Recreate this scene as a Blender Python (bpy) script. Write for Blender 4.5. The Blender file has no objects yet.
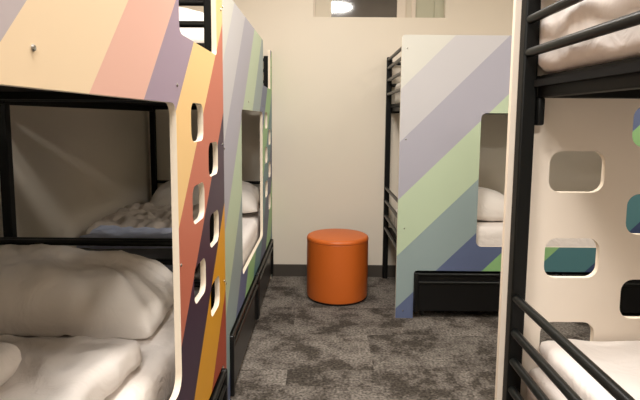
import bpy, bmesh, math, random
from mathutils import Vector, Matrix, noise
from mathutils.geometry import tessellate_polygon
S = bpy.context.scene
COL = S.collection
PI = math.pi

# ------------------------------------------------------------------ materials
def lin(c):
    out = []
    for v in c:
        v /= 255.0
        out.append(v/12.92 if v <= .04045 else ((v+.055)/1.055)**2.4)
    return tuple(out) + (1.0,)

def newmat(name):
    m = bpy.data.materials.new(name); m.use_nodes = True
    nt = m.node_tree; b = nt.nodes['Principled BSDF']
    return m, nt, b

def plain(name, rgb, rough=.6, metal=0.0, bump=0.0, scale=60.0, var=0.0, spec=.5, ior=1.45, dist=.004, warp=0.0):
    m, nt, b = newmat(name)
    b.inputs['Base Color'].default_value = lin(rgb)
    b.inputs['Roughness'].default_value = rough
    b.inputs['Metallic'].default_value = metal
    b.inputs['IOR'].default_value = ior
    b.inputs['Specular IOR Level'].default_value = spec
    tc = nt.nodes.new('ShaderNodeTexCoord')
    nz = nt.nodes.new('ShaderNodeTexNoise'); nz.inputs['Scale'].default_value = scale
    nz.inputs['Detail'].default_value = 4
    nt.links.new(tc.outputs['Object'], nz.inputs['Vector'])
    if bump:
        bp = nt.nodes.new('ShaderNodeBump'); bp.inputs['Strength'].default_value = bump
        bp.inputs['Distance'].default_value = dist; nz.inputs['Distortion'].default_value = warp
        nt.links.new(nz.outputs['Fac'], bp.inputs['Height'])
        nt.links.new(bp.outputs['Normal'], b.inputs['Normal'])
    if var:
        mx = nt.nodes.new('ShaderNodeMixRGB'); mx.blend_type = 'MULTIPLY'
        mx.inputs['Fac'].default_value = 1
        mx.inputs['Color1'].default_value = lin(rgb)
        rp = nt.nodes.new('ShaderNodeValToRGB')
        rp.color_ramp.elements[0].color = (1-var,)*3 + (1,)
        rp.color_ramp.elements[1].color = (1, 1, 1, 1)
        nt.links.new(nz.outputs['Fac'], rp.inputs['Fac'])
        nt.links.new(rp.outputs['Color'], mx.inputs['Color2'])
        nt.links.new(mx.outputs['Color'], b.inputs['Base Color'])
    return m

def stripes(name, bounds, cols, top, sign=1):
    """diagonal printed bands: w = x + (top - z) in the panel's own coordinates"""
    m, nt, b = newmat(name)
    b.inputs['Roughness'].default_value = .42
    b.inputs['Specular IOR Level'].default_value = .35
    tc = nt.nodes.new('ShaderNodeTexCoord')
    sp = nt.nodes.new('ShaderNodeSeparateXYZ'); nt.links.new(tc.outputs['Object'], sp.inputs[0])
    s = nt.nodes.new('ShaderNodeMath'); s.operation = 'SUBTRACT'
    nt.links.new(sp.outputs['X'], s.inputs[0]); nt.links.new(sp.outputs['Z'], s.inputs[1])
    a = nt.nodes.new('ShaderNodeMath'); a.operation = 'MULTIPLY_ADD'
    a.inputs[1].default_value = 1/4.5; a.inputs[2].default_value = top/4.5
    nt.links.new(s.outputs[0], a.inputs[0])
    r = nt.nodes.new('ShaderNodeValToRGB'); cr = r.color_ramp; cr.interpolation = 'CONSTANT'
    cr.elements[0].position = 0; cr.elements[0].color = lin(cols[0])
    cr.elements[1].position = bounds[0]/4.5; cr.elements[1].color = lin(cols[1])
    for p, c in zip(bounds[1:], cols[2:]):
        e = cr.elements.new(p/4.5); e.color = lin(c)
    nt.links.new(a.outputs[0], r.inputs['Fac'])
    nt.links.new(r.outputs['Color'], b.inputs['Base Color'])
    return m

def carpet_mat():
    m, nt, b = newmat('carpet'); N = nt.nodes.new; L = nt.links.new
    b.inputs['Roughness'].default_value = .95; b.inputs['Specular IOR Level'].default_value = .1
    tc = N('ShaderNodeTexCoord')
    br = N('ShaderNodeTexBrick'); br.offset = .5; br.inputs['Scale'].default_value = 1
    br.inputs['Brick Width'].default_value = .9; br.inputs['Row Height'].default_value = .45
    br.inputs['Mortar Size'].default_value = 0; br.inputs['Bias'].default_value = 0
    br.inputs['Color1'].default_value = (0, 0, 0, 1); br.inputs['Color2'].default_value = (1, 1, 1, 1)
    mp = N('ShaderNodeMapping'); mp.inputs['Location'].default_value = (.17, .12, 0)
    L(tc.outputs['Object'], mp.inputs['Vector']); L(mp.outputs['Vector'], br.inputs['Vector'])
    # every tile samples its own piece of the blotch pattern
    va = N('ShaderNodeVectorMath'); va.operation = 'MULTIPLY_ADD'
    va.inputs[1].default_value = (7, 11, 5)
    L(br.outputs['Color'], va.inputs[0]); L(tc.outputs['Object'], va.inputs[2])
    n1 = N('ShaderNodeTexNoise'); n1.inputs['Scale'].default_value = 4.6; n1.inputs['Detail'].default_value = 7
    n1.inputs['Roughness'].default_value = .72
    L(va.outputs[0], n1.inputs['Vector'])
    r1 = N('ShaderNodeValToRGB'); r1.color_ramp.elements[0].position = .42; r1.color_ramp.elements[1].position = .57
    r1.color_ramp.elements[0].color = lin(CARPET[0]); r1.color_ramp.elements[1].color = lin(CARPET[2])
    e = r1.color_ramp.elements.new(.47); e.color = lin(CARPET[1])
    L(n1.outputs['Fac'], r1.inputs['Fac'])
    tone = N('ShaderNodeMapRange'); tone.inputs['To Min'].default_value = .82; tone.inputs['To Max'].default_value = 1.16
    L(br.outputs['Color'], tone.inputs['Value'])
    n2 = N('ShaderNodeTexNoise'); n2.inputs['Scale'].default_value = 75; n2.inputs['Detail'].default_value = 3
    L(tc.outputs['Object'], n2.inputs['Vector'])
    t2 = N('ShaderNodeMapRange'); t2.inputs['From Min'].default_value = .3; t2.inputs['From Max'].default_value = .7
    t2.inputs['To Min'].default_value = .4; t2.inputs['To Max'].default_value = 1.6
    L(n2.outputs['Fac'], t2.inputs['Value'])
    mu = N('ShaderNodeMath'); mu.operation = 'MULTIPLY'
    L(tone.outputs[0], mu.inputs[0]); L(t2.outputs[0], mu.inputs[1])
    mx = N('ShaderNodeMixRGB'); mx.blend_type = 'MULTIPLY'; mx.inputs['Fac'].default_value = 1
    L(r1.outputs['Color'], mx.inputs['Color1']); L(mu.outputs[0], mx.inputs['Color2'])
    L(mx.outputs['Color'], b.inputs['Base Color'])
    bp = N('ShaderNodeBump'); bp.inputs['Strength'].default_value = .6; bp.inputs['Distance'].default_value = .006
    L(n2.outputs['Fac'], bp.inputs['Height']); L(bp.outputs['Normal'], b.inputs['Normal'])
    return m

CARPET = [(72, 66, 60), (98, 91, 85), (120, 113, 106)]
M = dict(
    wall=plain('wall_paint', (233, 223, 207), .85, bump=.05, scale=180),
    ceil=plain('ceiling_paint', (240, 232, 220), .9),
    carpet=carpet_mat(),
    base=plain('baseboard_vinyl', (72, 66, 60), .5),
    metal=plain('black_powder_coat', (12, 13, 12), .5, bump=.03, scale=300, spec=.22),
    rail=plain('black_rail_paint', (17, 18, 17), .34, spec=.38),
    board=plain('dark_deck_board', (22, 21, 20), .8, spec=.2),
    lamin=plain('white_laminate', (232, 220, 206), .5),
    edge=plain('pale_board_edge', (240, 226, 206), .55, var=.06, scale=20),
    bolt=plain('steel', (200, 196, 190), .25, 1.0),
    sheet=plain('white_cotton', (242, 234, 228), .9, bump=.55, scale=9, dist=.016, warp=1.2),
    pillow=plain('pillow_cotton', (240, 232, 224), .9, bump=.55, scale=8, dist=.016, warp=1.4),
    taupe=plain('taupe_cotton', (228, 216, 204), .95, bump=.2, scale=60, var=.10),
    blue=plain('pale_blue_cotton', (200, 208, 232), .9, bump=.1),
    char=plain('grey_wool', (96, 96, 102), .9, bump=.2),
    drawer=plain('black_drawer_metal', (13, 13, 14), .3, spec=.5),
    tyre=plain('castor_rubber', (15, 15, 15), .6),
    vinyl=plain('orange_vinyl', (206, 102, 36), .42, bump=.08, scale=260),
    under=plain('dark_glide', (25, 18, 14), .7),
    frame=plain('window_paint', (225, 212, 196), .6),
    frost=plain('frosted_pane', (190, 188, 166), .35),
    frost2=plain('blind_fabric', (214, 204, 186), .8),
    glass=plain('night_glass', (30, 27, 24), .06, spec=1.0, ior=1.9),
    rim=plain('lamp_rim', (230, 228, 224), .5),
)
def emis(name, rgb, k):
    m, nt, b = newmat(name)
    b.inputs['Emission Color'].default_value = rgb + (1,); b.inputs['Emission Strength'].default_value = k
    return m
M['lamp'] = emis('lamp_diffuser', (1.0, .88, .74), 9.0)

WARM = [(196, 184, 186), (246, 220, 184), (236, 186, 168), (166, 146, 164), (250, 208, 142),
        (204, 116, 92), (64, 43, 63), (226, 160, 34), (168, 66, 38)]
WB = [1.125, 1.39, 1.655, 1.932, 2.245, 2.575, 2.93, 3.28]
COOL = [(214, 212, 203), (199, 196, 198), (173, 170, 181), (189, 204, 174), (148, 164, 164),
        (97, 108, 140), (146, 190, 130), (84, 128, 134), (56, 70, 106), (146, 190, 130), (84, 128, 134)]
CB = [.32, .667, 1.035, 1.396, 1.75, 2.043, 2.378, 2.71, 3.06, 3.4]

# ------------------------------------------------------------------ mesh helpers
def link(o, parent=None):
    COL.objects.link(o)
    if parent: o.parent = parent
    return o

def obj(name, bm, mats, parent=None, smooth=True, loc=None, crisp=True):
    me = bpy.data.meshes.new(name)
    bmesh.ops.recalc_face_normals(bm, faces=bm.faces)
    bm.to_mesh(me); bm.free()
    for m in (mats if isinstance(mats, (list, tuple)) else [mats]): me.materials.append(m)
    if smooth:
        for p in me.polygons: p.use_smooth = True
        if crisp: me.set_sharp_from_angle(angle=math.radians(20))
    o = bpy.data.objects.new(name, me)
    if loc: o.location = loc
    return link(o, parent)

def thing(name, label, cat, loc=(0, 0, 0), rz=0, group=None):
    o = bpy.data.objects.new(name, None); link(o)
    o.empty_display_size = .1
    o.location = loc; o.rotation_euler = (0, 0, rz)
    return tag(o, label, cat, group)

def tag(o, label, cat, group=None):
    o['label'] = label; o['category'] = cat
    if group: o['group'] = group
    return o

def struct(o):
    o['kind'] = 'structure'; return o

def box(bm, x0, x1, y0, y1, z0, z1, bev=0.0, seg=2):
    t = bmesh.new()
    bmesh.ops.create_cube(t, size=1)
    bmesh.ops.scale(t, vec=(x1-x0, y1-y0, z1-z0), verts=t.verts)
    bmesh.ops.translate(t, vec=((x0+x1)/2, (y0+y1)/2, (z0+z1)/2), verts=t.verts)
    if bev: bmesh.ops.bevel(t, geom=t.edges[:], offset=bev, segments=seg, profile=.5, affect='EDGES')
    merge(bm, t)

def merge(bm, t):
    me = bpy.data.meshes.new('tmp'); t.to_mesh(me); t.free(); bm.from_mesh(me); bpy.data.meshes.remove(me)

def tube(bm, a, b, r, n=20):
    a = Vector(a); b = Vector(b); d = b-a
    t = bmesh.new()
    bmesh.ops.create_cone(t, cap_ends=True, segments=n, radius1=r, radius2=r, depth=d.length)
    bmesh.ops.bevel(t, geom=[e for e in t.edges if len(e.link_faces) == 2 and any(len(f.verts) > 4 for f in e.link_faces)],
                    offset=r*.25, segments=2, affect='EDGES')
    q = d.to_track_quat('Z', 'Y').to_matrix().to_4x4()
    bmesh.ops.transform(t, matrix=Matrix.Translation((a+b)/2) @ q, verts=t.verts)
    merge(bm, t)

def lathe(bm, prof, n=64):
    rings = []
    for r, z in prof:
        if r < 1e-6: rings.append([bm.verts.new((0, 0, z))])
        else: rings.append([bm.verts.new((r*math.cos(2*PI*i/n), r*math.sin(2*PI*i/n), z)) for i in range(n)])
    for A, B in zip(rings, rings[1:]):
        for i in range(n):
            j = (i+1) % n
            if len(A) == 1 and len(B) > 1: bm.faces.new((A[0], B[i], B[j]))
            elif len(B) == 1 and len(A) > 1: bm.faces.new((A[i], A[j], B[0]))
            elif len(A) > 1: bm.faces.new((A[i], A[j], B[j], B[i]))

def rounded(pts, rad, n=6):
    """round the corners of a polygon; rad: one radius or one per corner"""
    out = []; k = len(pts)
    for i, p in enumerate(pts):
        r = rad[i] if isinstance(rad, (list, tuple)) else rad
        p = Vector(p); a = Vector(pts[i-1])-p; b = Vector(pts[(i+1) % k])-p
        if r <= 0: out.append(tuple(p)); continue
        r = min(r, a.length*.45, b.length*.45)
        a.normalize(); b.normalize()
        s = p + a*r; e = p + b*r; c = p + a*r + b*r      # right-angled corners
        for j in range(n+1):
            t = j/n*PI/2
            out.append(tuple(c - b*r*math.cos(t) - a*r*math.sin(t)))
    return out

def sheet_panel(bm, outer, holes, y0, y1):
    """board in the x-z plane between y0 (front, slot 0) and y1 (back, slot 1); cut edges slot 2"""
    loops = [outer] + holes
    tris = tessellate_polygon([[Vector((x, z, 0)) for x, z in l] for l in loops])
    flat = [p for l in loops for p in l]
    F = [bm.verts.new((x, y0, z)) for x, z in flat]; B = [bm.verts.new((x, y1, z)) for x, z in flat]
    for t in tris:
        try:
            f = bm.faces.new([F[i] for i in t]); f.material_index = 0
            f = bm.faces.new([B[i] for i in reversed(t)]); f.material_index = 1
        except ValueError: pass
    k = 0
    for l in loops:
        n = len(l)
        for i in range(n):
            a, b = k+i, k+(i+1) % n
            f = bm.faces.new((F[a], F[b], B[b], B[a])); f.material_index = 2
        k += n

def soft_box(lx, ly, lz, r, res=.025, wr=.006, seed=0, fx=3.0, fy=3.0, ridge=0.0, crown=0.0, sag=None):
    """rounded, wrinkled slab of bedding; base centre at the origin"""
    bm = bmesh.new(); h = Vector((lx/2, ly/2, lz/2))
    n = [max(3, int(d/res)) for d in (lx, ly, lz)]; n[2] = max(4, min(n[2], 10))
    def g(k): return [-1+2*i/n[k] for i in range(n[k]+1)]
    def put(p):
        p = Vector((p[0]*h.x, p[1]*h.y, p[2]*h.z))
        q = Vector([max(-(h[i]-r), min(h[i]-r, p[i])) for i in range(3)])
        d = p-q; nn = d.normalized(); p = q + nn*r
        if crown and p.z > 0: p.z += crown*max(0, (1-(p.x/h.x)**4)*(1-(p.y/h.y)**4))
        v = Vector((p.x*fx+seed*7.3, p.y*fy+seed*3.1, p.z*3))
        a = noise.fractal(v, 1.0, 2.0, 4)*wr
        if ridge: a += ridge*(.5-abs(noise.noise(v*1.7+Vector((11, 5, 2)))))*1.4
        if nn.z < -.3: a = abs(a)*-.15
        p += nn*a
        if sag: p.z += sag(p.x/h.x, p.y/h.y)
        p.z += h.z
        return bm.verts.new(p)
    X, Y, Z = g(0), g(1), g(2)
    def grid(A, B, fn):
        vs = [[put(fn(a, b)) for b in B] for a in A]
        for i in range(len(A)-1):
            for j in range(len(B)-1): bm.faces.new((vs[i][j], vs[i+1][j], vs[i+1][j+1], vs[i][j+1]))
    for s in (-1, 1):
        grid(X, Y, lambda a, b: (a, b, s)); grid(X, Z, lambda a, b: (a, s, b)); grid(Y, Z, lambda a, b: (s, a, b))
    bmesh.ops.remove_doubles(bm, verts=bm.verts, dist=1e-4)
    return bm

def pillow_bm(lx, ly, h, seed=0, nx=64, ny=44, crease=.006, flat=.55):
    bm = bmesh.new(); V = {}
    for s in (1, -1):
        for i in range(nx+1):
            for j in range(ny+1):
                u = -1+2*i/nx; v = -1+2*j/ny
                border = i in (0, nx) or j in (0, ny)
                if border and s == -1: V[(s, i, j)] = V[(1, i, j)]; continue
                x = lx/2*u*(1-.05*(1-v*v)*u*u-.07*u*u*v*v); y = ly/2*v*(1-.07*(1-u*u)*v*v-.10*u*u*v*v)
                e = max(0, (1-abs(u)**2.8)*(1-abs(v)**2.4))
                z = h*(.62 if s == 1 else .38*flat)*e**.55
                w = noise.fractal(Vector((x*5+seed*3.7, y*5, s*2+seed)), 1, 2, 4)
                rad = noise.noise(Vector((math.atan2(v*.8, abs(u)-.35+1e-6)*4+seed, seed*2.0+(3 if u > 0 else 0), s)))   # creases run in from the seam
                edge = min(1, max(abs(u), abs(v)))**3
                z += e**.35*(w*crease*1.3 + rad*crease*2.4*edge)
                V[(s, i, j)] = bm.verts.new((x, y, s*z))
    for s in (1, -1):
        for i in range(nx):
            for j in range(ny): bm.faces.new((V[(s, i, j)], V[(s, i+1, j)], V[(s, i+1, j+1)], V[(s, i, j+1)]))
    return bm

# ------------------------------------------------------------------ room
XL, XR, YB, YF, CH = -1.405, 2.95, 4.205, -2.8, 2.75
bm = bmesh.new(); box(bm, XL-.15, XR+.15, YF-.15, YB+.15, -.1, 0)
struct(obj('floor', bm, M['carpet'], smooth=False))
bm = bmesh.new(); box(bm, XL-.15, XR+.15, YF-.15, YB+.15, CH, CH+.1)
struct(obj('ceiling', bm, M['ceil'], smooth=False))
WX0, WX1, WZ0, WZ1 = -.079, .957, 2.097, 2.55
bm = bmesh.new()
sheet_panel(bm, [(XL-.15, 0), (XR+.15, 0), (XR+.15, CH), (XL-.15, CH)],
            [[(WX0, WZ0), (WX0, WZ1), (WX1, WZ1), (WX1, WZ0)]], YB, YB+.15)
struct(obj('wall_back', bm, [M['wall']]*3, smooth=False))
bm = bmesh.new(); box(bm, XL-.15, XL, YF, YB, 0, CH); struct(obj('wall_left', bm, M['wall'], smooth=False))
bm = bmesh.new(); box(bm, XR, XR+.15, YF, YB, 0, CH); struct(obj('wall_right', bm, M['wall'], smooth=False))
bm = bmesh.new(); box(bm, XL-.15, XR+.15, YF-.15, YF, 0, CH); struct(obj('wall_front', bm, M['wall'], smooth=False))
bm = bmesh.new(); box(bm, XL, XR, YB-.012, YB, 0, .1, .003); struct(obj('baseboard_back', bm, M['base']))
bm = bmesh.new(); box(bm, XL, XL+.012, YF, YB-.012, 0, .1, .003); struct(obj('baseboard_left', bm, M['base']))
bm = bmesh.new(); box(bm, XR-.012, XR, YF, YB-.012, 0, .1, .003); struct(obj('baseboard_right', bm, M['base']))

# high window in the back wall: pale frame, dark night pane, blind, frosted side pane
win = bpy.data.objects.new('window_1', None); link(win); win.location = (0, YB, 0); struct(win)
def wbox(name, mat, x0, x1, y0, y1, z0, z1, bev=.003):
    b = bmesh.new(); box(b, x0, x1, y0, y1, z0, z1, bev); return obj(name, b, mat, win)
wbox('frame_stile', M['frame'], WX0, WX0+.014, .03, .10, WZ0, WZ1)
wbox('side_panel', M['frost2'], WX0+.014, .064, .05, .08, WZ0, WZ1)
wbox('pane', M['glass'], .064, .585, .062, .07, WZ0, WZ1, .001)
wbox('frame_mullion', M['frame'], .585, .655, .045, .10, WZ0, WZ1)
wbox('side_panel', M['frost2'], .655, .715, .06, .085, WZ0, WZ1)
wbox('frame_stile', M['frame'], .70, .735, .05, .10, WZ0, WZ1).location.z = 0
wbox('frosted_pane', M['frost'], .735, WX1-.075, .066, .075, WZ0, WZ1, .001)
wbox('frame_stile', M['frost'], WX1-.075, WX1, .05, .10, WZ0, WZ1)
wbox('backing', M['board'], WX0, WX1, .12, .13, WZ0, WZ1)

# ------------------------------------------------------------------ bunk beds
L, T = 2.083, 1.8226
HR = .07
def bunk(label, loc, rz, face_mat, ob, cut, lower, ol=.511, D=.965, shift=0, ot=1.344, upper=(1.48, 1.567, 1.65, 1.735)):
    """local frame: x along the printed front (0..L), y into the bed, z up"""
    root = thing('bunk_bed', label, 'bunk bed', loc, rz, 'bunk beds in the dormitory')
    TH = .018
    # --- printed front panel with lower opening, climbing holes, top entry notch and under-bed cut-out
    nl, nr, nb = L-.6055, L-.1126, 1.524
    rr = .03
    outer = [(0, 0), (.115, 0), (.115, cut), (L-.06, cut), (L-.06, 0), (L, 0), (L, T), (nr, T), (nr, nb), (nl, nb), (nl, T), (0, T)]
    outer = rounded(outer, [0, 0, .02, .02, 0, 0, .012, .012, .02, .028, .03, .02])
    oa, ob_ = ol, L-.6527
    holes = [rounded([(oa, ob), (ob_, ob), (ob_, ot), (oa, ot)], [.035, .045, .035, .035])]
    hw, hh, p = .1564, .117, .249
    for c, z0 in ((.3428, 1.3445), (.117, 1.2155)):
        for k in range(3):
            x1 = L-c; z1 = z0-k*p
            holes.append(rounded([(x1-hw, z1-hh), (x1, z1-hh), (x1, z1), (x1-hw, z1)], .034))
    bm = bmesh.new(); sheet_panel(bm, outer, holes, 0, TH)
    pan = obj('front_panel', bm, [face_mat, M['lamin'], M['edge']], root)
    for x, z in ((.035, 1.742), (.04, 1.175), (.045, .60), (.05, .05), (L-.66+.02, 1.385), (L-.64, .90),
                 (L-.028, 1.20), (L-.025, .66), (.76, 1.39), (L-.03, 1.70)):
        b = bmesh.new(); lathe(b, [(0, .0035), (.0035, .003), (.005, .001), (.005, -.002), (0, -.002)], 14)
        bmesh.ops.transform(b, matrix=Matrix.Translation((x, 0, z)) @ Matrix.Rotation(PI/2, 4, 'X'), verts=b.verts)
        obj('bolt', b, M['bolt'], pan)
    # --- four black corner posts
    pw = .040; xi = .014
    for x in (xi, L-xi-pw):
        for y in (TH+.001, D-pw):
            xx = x+(shift if (x == xi and y > .5) else 0)
            b = bmesh.new(); box(b, xx, xx+pw, y, y+pw, 0, 1.785, .005); obj('corner_post', b, M['metal'], root)
    # --- decks: long beams, cross beams, boards
    x0, x1 = xi+pw, L-xi-pw
    for z0, z1 in ((1.362, 1.42), (.355, .42)):
        for y in (TH+.006, D-pw+.006):
            b = bmesh.new(); box(b, x0, x1, y, y+.032, z0-(.014 if y > .5 and z0 > 1 else 0), z1, .004); obj('deck_beam', b, M['metal'], root)
        for x in (xi+pw+.004, L-xi-pw-.038):
            b = bmesh.new(); box(b, x, x+.034, TH+pw, D-pw, z0, z1, .004); obj('deck_beam', b, M['metal'], root)
        b = bmesh.new(); box(b, x0-.01, x1+.01, TH+.04, D-.042, z1-.03, z1-.012); obj('deck_board', b, M['board'], root)
        for sx in (x0+.0115, x1-.0115):   # corner brackets under the deck
            b = bmesh.new(); box(b, sx-.010, sx+.010, TH+.005, TH+.05, z0-.075, z0, .006); obj('bracket', b, M['metal'], root)
    # --- end rails (tubes), upper guard and lower foot/head rails
    for x in (xi+.014, L-xi-.014):
        for z in list(lower)+list(upper):
            b = bmesh.new(); tube(b, (x, TH+pw*.5, z), (x, D-pw*.5, z), .0120); obj('end_rail', b, M['rail'], root)
    # --- wall-side guard rails of the upper bunk
    for z in (1.567, 1.735):
        b = bmesh.new(); tube(b, (xi+pw*.5, D-pw/2, z), (L-xi-pw*.5, D-pw/2, z), .0135); obj('guard_rail', b, M['rail'], root)
    return root

warm = stripes('warm_striped_print', WB, WARM, T)
cool = stripes('cool_striped_print', CB, COOL, T)
X1, E1 = -.383, 2.022
X2, E2 = -.405, 4.187
Y4, X4 = 3.304, .49
B1 = bunk('nearest left bunk bed with warm tan, salmon, violet and orange striped panel', (X1, E1-L, 0), PI/2, warm, .555, .335, (.81, .735, .645, .555), ot=1.338, upper=(1.485, 1.567, 1.647, 1.726))
B2 = bunk('far left bunk bed with pale green and grey striped panel, behind the orange-striped one', (X2, E2-L, 0), PI/2, cool, .49, .345, (.785, .70, .61, .53), shift=.07, upper=(1.50, 1.587, 1.673, 1.758))
B4 = bunk('bunk bed against the back wall, pale diagonal striped panel facing the room', (X4, Y4, 0), 0, cool, .485, .322, (.75, .645, .525, .425), D=.885, upper=(1.497, 1.605, 1.70, 1.785-.02))
B3 = bunk('right foreground bunk bed, plain pale back of its ladder panel and black rails showing', (.524+L, 1.48, 0), PI, cool, .49, .33, (.80, .70, .615, .53))

# ------------------------------------------------------------------ bedding
def place(bm, name, mat, label, cat, loc, rz=0, tilt=(0, 0), group=None):
    o = obj(name, bm, mat, loc=loc, crisp=False)
    o.rotation_euler = (tilt[0], tilt[1], rz)
    return tag(o, label, cat, group)
MG = 'white mattresses on the bunks'; PG = 'white pillows on the bunks'
Z1 = .412  # deck board top of the lower bunks
ZL, ZU = .41, 1.41
def mattress(cx, cy, lx, ly, z, h, label, seed):
    return place(soft_box(lx, ly, h, .035, .03, .003, seed), 'mattress', M['sheet'], label, 'mattress', (cx, cy, z), 0, (0, 0), MG)
mattress(-.87, 1.0, .83, 1.86, ZL, .20, 'white mattress on the lower bunk of the nearest warm striped bed', 1)
mattress(-.895, 3.15, .90, 1.86, ZL, .19, 'white mattress seen through the opening of the far left bed', 2)
mattress(-.895, 3.15, .80, 1.86, ZU, .15, 'white mattress on the upper bunk of the far left bed', 3)
mattress(X4+L/2, Y4+.44, 1.90, .74, ZL, .19, 'white mattress on the lower bunk of the bed against the back wall', 4)
mattress(X4+L/2, Y4+.44, 1.94, .74, ZU, .17, 'white mattress on the upper bunk of the bed against the back wall', 5)
mattress(.592+.93, 1.015, 1.86, .86, ZL, .19, 'white mattress behind the lower black rails at right', 6)
place(soft_box(1.86, .87, .165, .03, .025, .012, 7, 3, 5, .010, sag=lambda u, v: .012*max(0, -v)), 'mattress', M['sheet'],
      'white mattress on the upper bunk at right, above the black beam', 'mattress', (.583+.93, 1.012, 1.424), 0, (0, 0), MG)

place(pillow_bm(.82, .46, .275, 3, crease=.024), 'pillow', M['pillow'], 'large plump white pillow on the nearest left lower bunk',
      'pillow', (-.905, 1.71, .672), math.radians(2), (math.radians(5), math.radians(3)), PG)
place(pillow_bm(.82, .46, .25, 5), 'pillow', M['pillow'], 'white pillow seen through the opening of the far left bed',
      'pillow', (-.845, 3.76, .70), .08, (math.radians(14), 0), PG)
place(pillow_bm(.66, .44, .28, 7), 'pillow', M['pillow'], 'white pillow on the lower bunk of the bed against the back wall',
      'pillow', (1.05, 3.68, .662), .1, (0, math.radians(5)), PG)
place(pillow_bm(.62, .42, .18, 9), 'pillow', M['pillow'], 'white pillow behind the top rails, through the notch of the warm striped panel',
      'pillow', (-.80, 2.44, 1.67), .1, (math.radians(38), 0), PG)
place(pillow_bm(.60, .42, .18, 11), 'pillow', M['pillow'], 'white pillow on the upper bunk at the back wall, bulging beside the rails',
      'pillow', (.77, 3.82, 1.65), PI/2, (0, math.radians(4)), PG)

DG = 'duvets on the bunks'
d1 = place(soft_box(.76, 1.04, .070, .018, .014, .014, 21, 6, 6, .020, sag=lambda u, v: .010*u), 'duvet', M['sheet'],
      'folded white duvet in front of the large pillow on the nearest left bunk', 'duvet', (-.915, .875, .615), math.radians(-4), (0, 0), DG)
f = obj('turned_back_fold', soft_box(.50, .78, .085, .04, .018, .010, 23, 4, 4, .008), M['sheet'], d1, loc=(-.02, -.09, .074), crisp=False)
f.rotation_euler = (0, 0, .1)
place(soft_box(.62, .60, .08, .035, .016, .03, 31, 9, 9, .045), 'duvet', M['taupe'],
      'rumpled taupe duvet on the far left lower bunk, seen between post and rails', 'duvet', (-1.0, 3.19, .605), 0, (0, 0), DG)
place(soft_box(.66, .24, .09, .03, .014, .016, 33, 9, 9, .024), 'folded_sheet', M['blue'],
      'pale blue folded sheet at the near end of the far left lower bunk', 'sheet', (-.90, 2.69, .602))
place(soft_box(.72, .32, .05, .02, .022, .006, 35, 5, 5, .005), 'blanket', M['char'],
      'grey folded blanket behind the black head rail of the warm striped bed', 'blanket', (-.92, 2.385, .602))
place(soft_box(1.0, .865, .07, .018, .018, .010, 41, 4, 4, .012), 'duvet', M['sheet'],
      'white duvet on the lower bunk behind the diagonal black rails at right', 'duvet', (.632+.5, 1.014, .601), 0, (0, 0), DG)
place(soft_box(1.1, .87, .17, .04, .016, .010, 43, 4, 6, .013), 'duvet', M['sheet'],
      'puffy white duvet on the upper bunk at right, behind two black rails', 'duvet', (.585+.555, 1.012, 1.606), 0, (0, 0), DG)

# ------------------------------------------------------------------ under-bed drawers
def drawer(label, root, x0, x1, h, y0=-.014):
    """rolling drawer under a bunk, in that bunk's own axes"""
    Mx = root.matrix_basis
    t = thing('underbed_drawer', label, 'drawer', Mx @ Vector(((x0+x1)/2, y0, 0)), root.rotation_euler.z, 'black rolling drawers under the beds')
    w = (x1-x0)/2
    b = bmesh.new(); box(b, -w, w, .012, .03, .05, h-.012, .004); obj('front', b, M['drawer'], t)
    b = bmesh.new(); box(b, -w+.03, w-.03, .0305, .66, .06, .19, .006); obj('body', b, M['drawer'], t)
    for z in (h-.016, h-.07):
        b = bmesh.new(); tube(b, (-w+.006, .008, z), (w-.006, .008, z), .011); obj('pull_rail', b, M['rail'], t)
    for s in (-1, 1):
        b = bmesh.new(); box(b, s*(w-.012)-.014, s*(w-.012)+.014, -.004, .04, .045, h-.004, .008, 3); obj('end_cap', b, M['drawer'], t)
        for y in (.06, .60):
            b = bmesh.new(); tube(b, (s*(w-.06)-.011, y, .03), (s*(w-.06)+.011, y, .03), .03); obj('castor', b, M['tyre'], t)
    return t
drawer('black under-bed drawer at the foot of the nearest warm striped panel', B1, 1.06, 2.015, .325)
drawer('nearer of the two black drawers under the far left bed', B2, .122, 1.055, .337)
drawer('farther of the two black drawers under the far left bed', B2, 1.075, 2.015, .337)
drawer('black ribbed drawer under the left half of the bed at the back wall', B4, .122, 1.055, .314)
drawer('black drawer under the right half of the back-wall bed, glimpsed through a panel hole', B4, 1.075, 2.015, .314)

# ------------------------------------------------------------------ orange pouf
t = thing('pouf', 'round orange vinyl pouf standing on the carpet by the back wall', 'pouf', (.118, 3.715, 0))
R, H = .222, .466
b = bmesh.new(); lathe(b, [(0, .012), (R-.012, .012), (R-.003, .02), (R, .05), (R+.001, H*.5), (R, H-.035), (R-.004, H-.028)]); obj('side', b, M['vinyl'], t)
b = bmesh.new(); lathe(b, [(R-.004, H-.028), (R+.001, H-.024), (R+.0015, H-.018), (R-.004, H-.008), (R-.016, H-.002), (R-.05, H+.001), (0, H+.004)]); obj('top', b, M['vinyl'], t)
b = bmesh.new()
for i in range(64):
    a = 2*PI*i/64; c = 2*PI*(i+1)/64
    tube(b, (R*math.cos(a), R*math.sin(a), H-.026), (R*math.cos(c), R*math.sin(c), H-.026), .0035, 6)
obj('piping', b, M['vinyl'], t)
b = bmesh.new(); lathe(b, [(0, 0), (R-.02, 0), (R-.014, .004), (R-.014, .0118), (0, .0118)]); obj('base_ring', b, M['under'], t)

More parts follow.
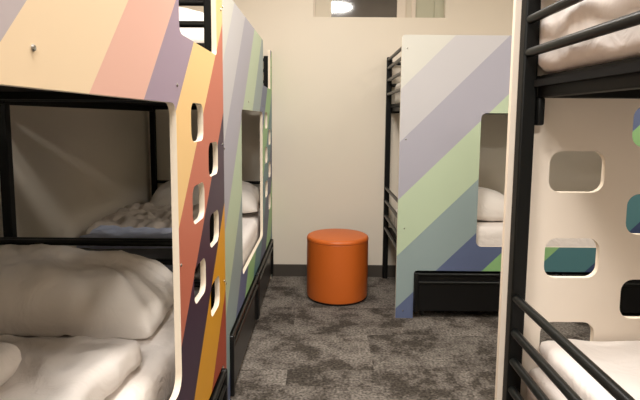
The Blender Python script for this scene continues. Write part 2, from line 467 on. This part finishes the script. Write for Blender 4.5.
# ------------------------------------------------------------------ ceiling lamps
def lamp(label, x, y, watts, r=.17):
    t = thing('ceiling_light', label, 'ceiling light', (x, y, CH), 0, 'round ceiling lights over the aisle')
    b = bmesh.new(); lathe(b, [(r-.012, -.02), (r, -.045), (r+.012, -.045), (r+.015, 0), (0, 0)], 48); obj('rim', b, M['rim'], t)
    b = bmesh.new(); lathe(b, [(r-.003, -.03), (r*.8, -.048), (0, -.055)], 48); obj('diffuser', b, M['lamp'], t)
    l = bpy.data.lights.new('ceiling_lamp', 'AREA'); l.shape = 'DISK'; l.size = 2*r; l.energy = watts; l.color = (1.0, .965, .915)
    o = bpy.data.objects.new('lamp_glow', l); link(o, t); o.location = (0, 0, -.06)
    return t
lamp('ceiling light over the aisle at the seam between the two left beds', .14, 1.82, 29, .21)
lamp('added fill light over the aisle, brightening the right foreground bunk', -.2, .7, 26, .2)  # added fill: lights the right bunk's bedding and the nearest left bed
lamp('ceiling light over the gap between the right bunk and the back-wall bunk', 1.9, 2.1, 14, .28)
lamp('added fill light brightening the back wall, between the two far bunks', .0, 3.15, 11)  # extra lamp put in to brighten the back wall
lamp('ceiling light near the door side of the aisle, behind the viewpoint', .05, -1.3, 76, .28)

w = bpy.data.worlds.new('night'); S.world = w; w.use_nodes = True
w.node_tree.nodes['Background'].inputs['Color'].default_value = (.02, .018, .016, 1)
w.node_tree.nodes['Background'].inputs['Strength'].default_value = 1

# ------------------------------------------------------------------ camera
F, PITCH, YAW, ROLL, CY = 519.97, .11068, -.00377, .00809, 176.6
cam = bpy.data.cameras.new('camera'); co = bpy.data.objects.new('camera', cam); link(co)
cam.sensor_width = 36; cam.lens = 36*F/640; cam.shift_y = (CY-200)/640; cam.clip_start = .02
r0 = Vector((math.cos(YAW), -math.sin(YAW), 0)); h0 = Vector((math.sin(YAW), math.cos(YAW), 0))
fw = h0*math.cos(PITCH) - Vector((0, 0, 1))*math.sin(PITCH); u0 = r0.cross(fw)
R_ = r0*math.cos(ROLL)+u0*math.sin(ROLL); U_ = u0*math.cos(ROLL)-r0*math.sin(ROLL)
co.matrix_world = Matrix(((R_.x, U_.x, -fw.x, 0), (R_.y, U_.y, -fw.y, 0), (R_.z, U_.z, -fw.z, 1.3), (0, 0, 0, 1)))
S.camera = co
S.view_settings.view_transform = 'Standard'; S.view_settings.look = 'None'
S.view_settings.exposure = 0; S.view_settings.gamma = 1; S.view_settings.use_curve_mapping = False
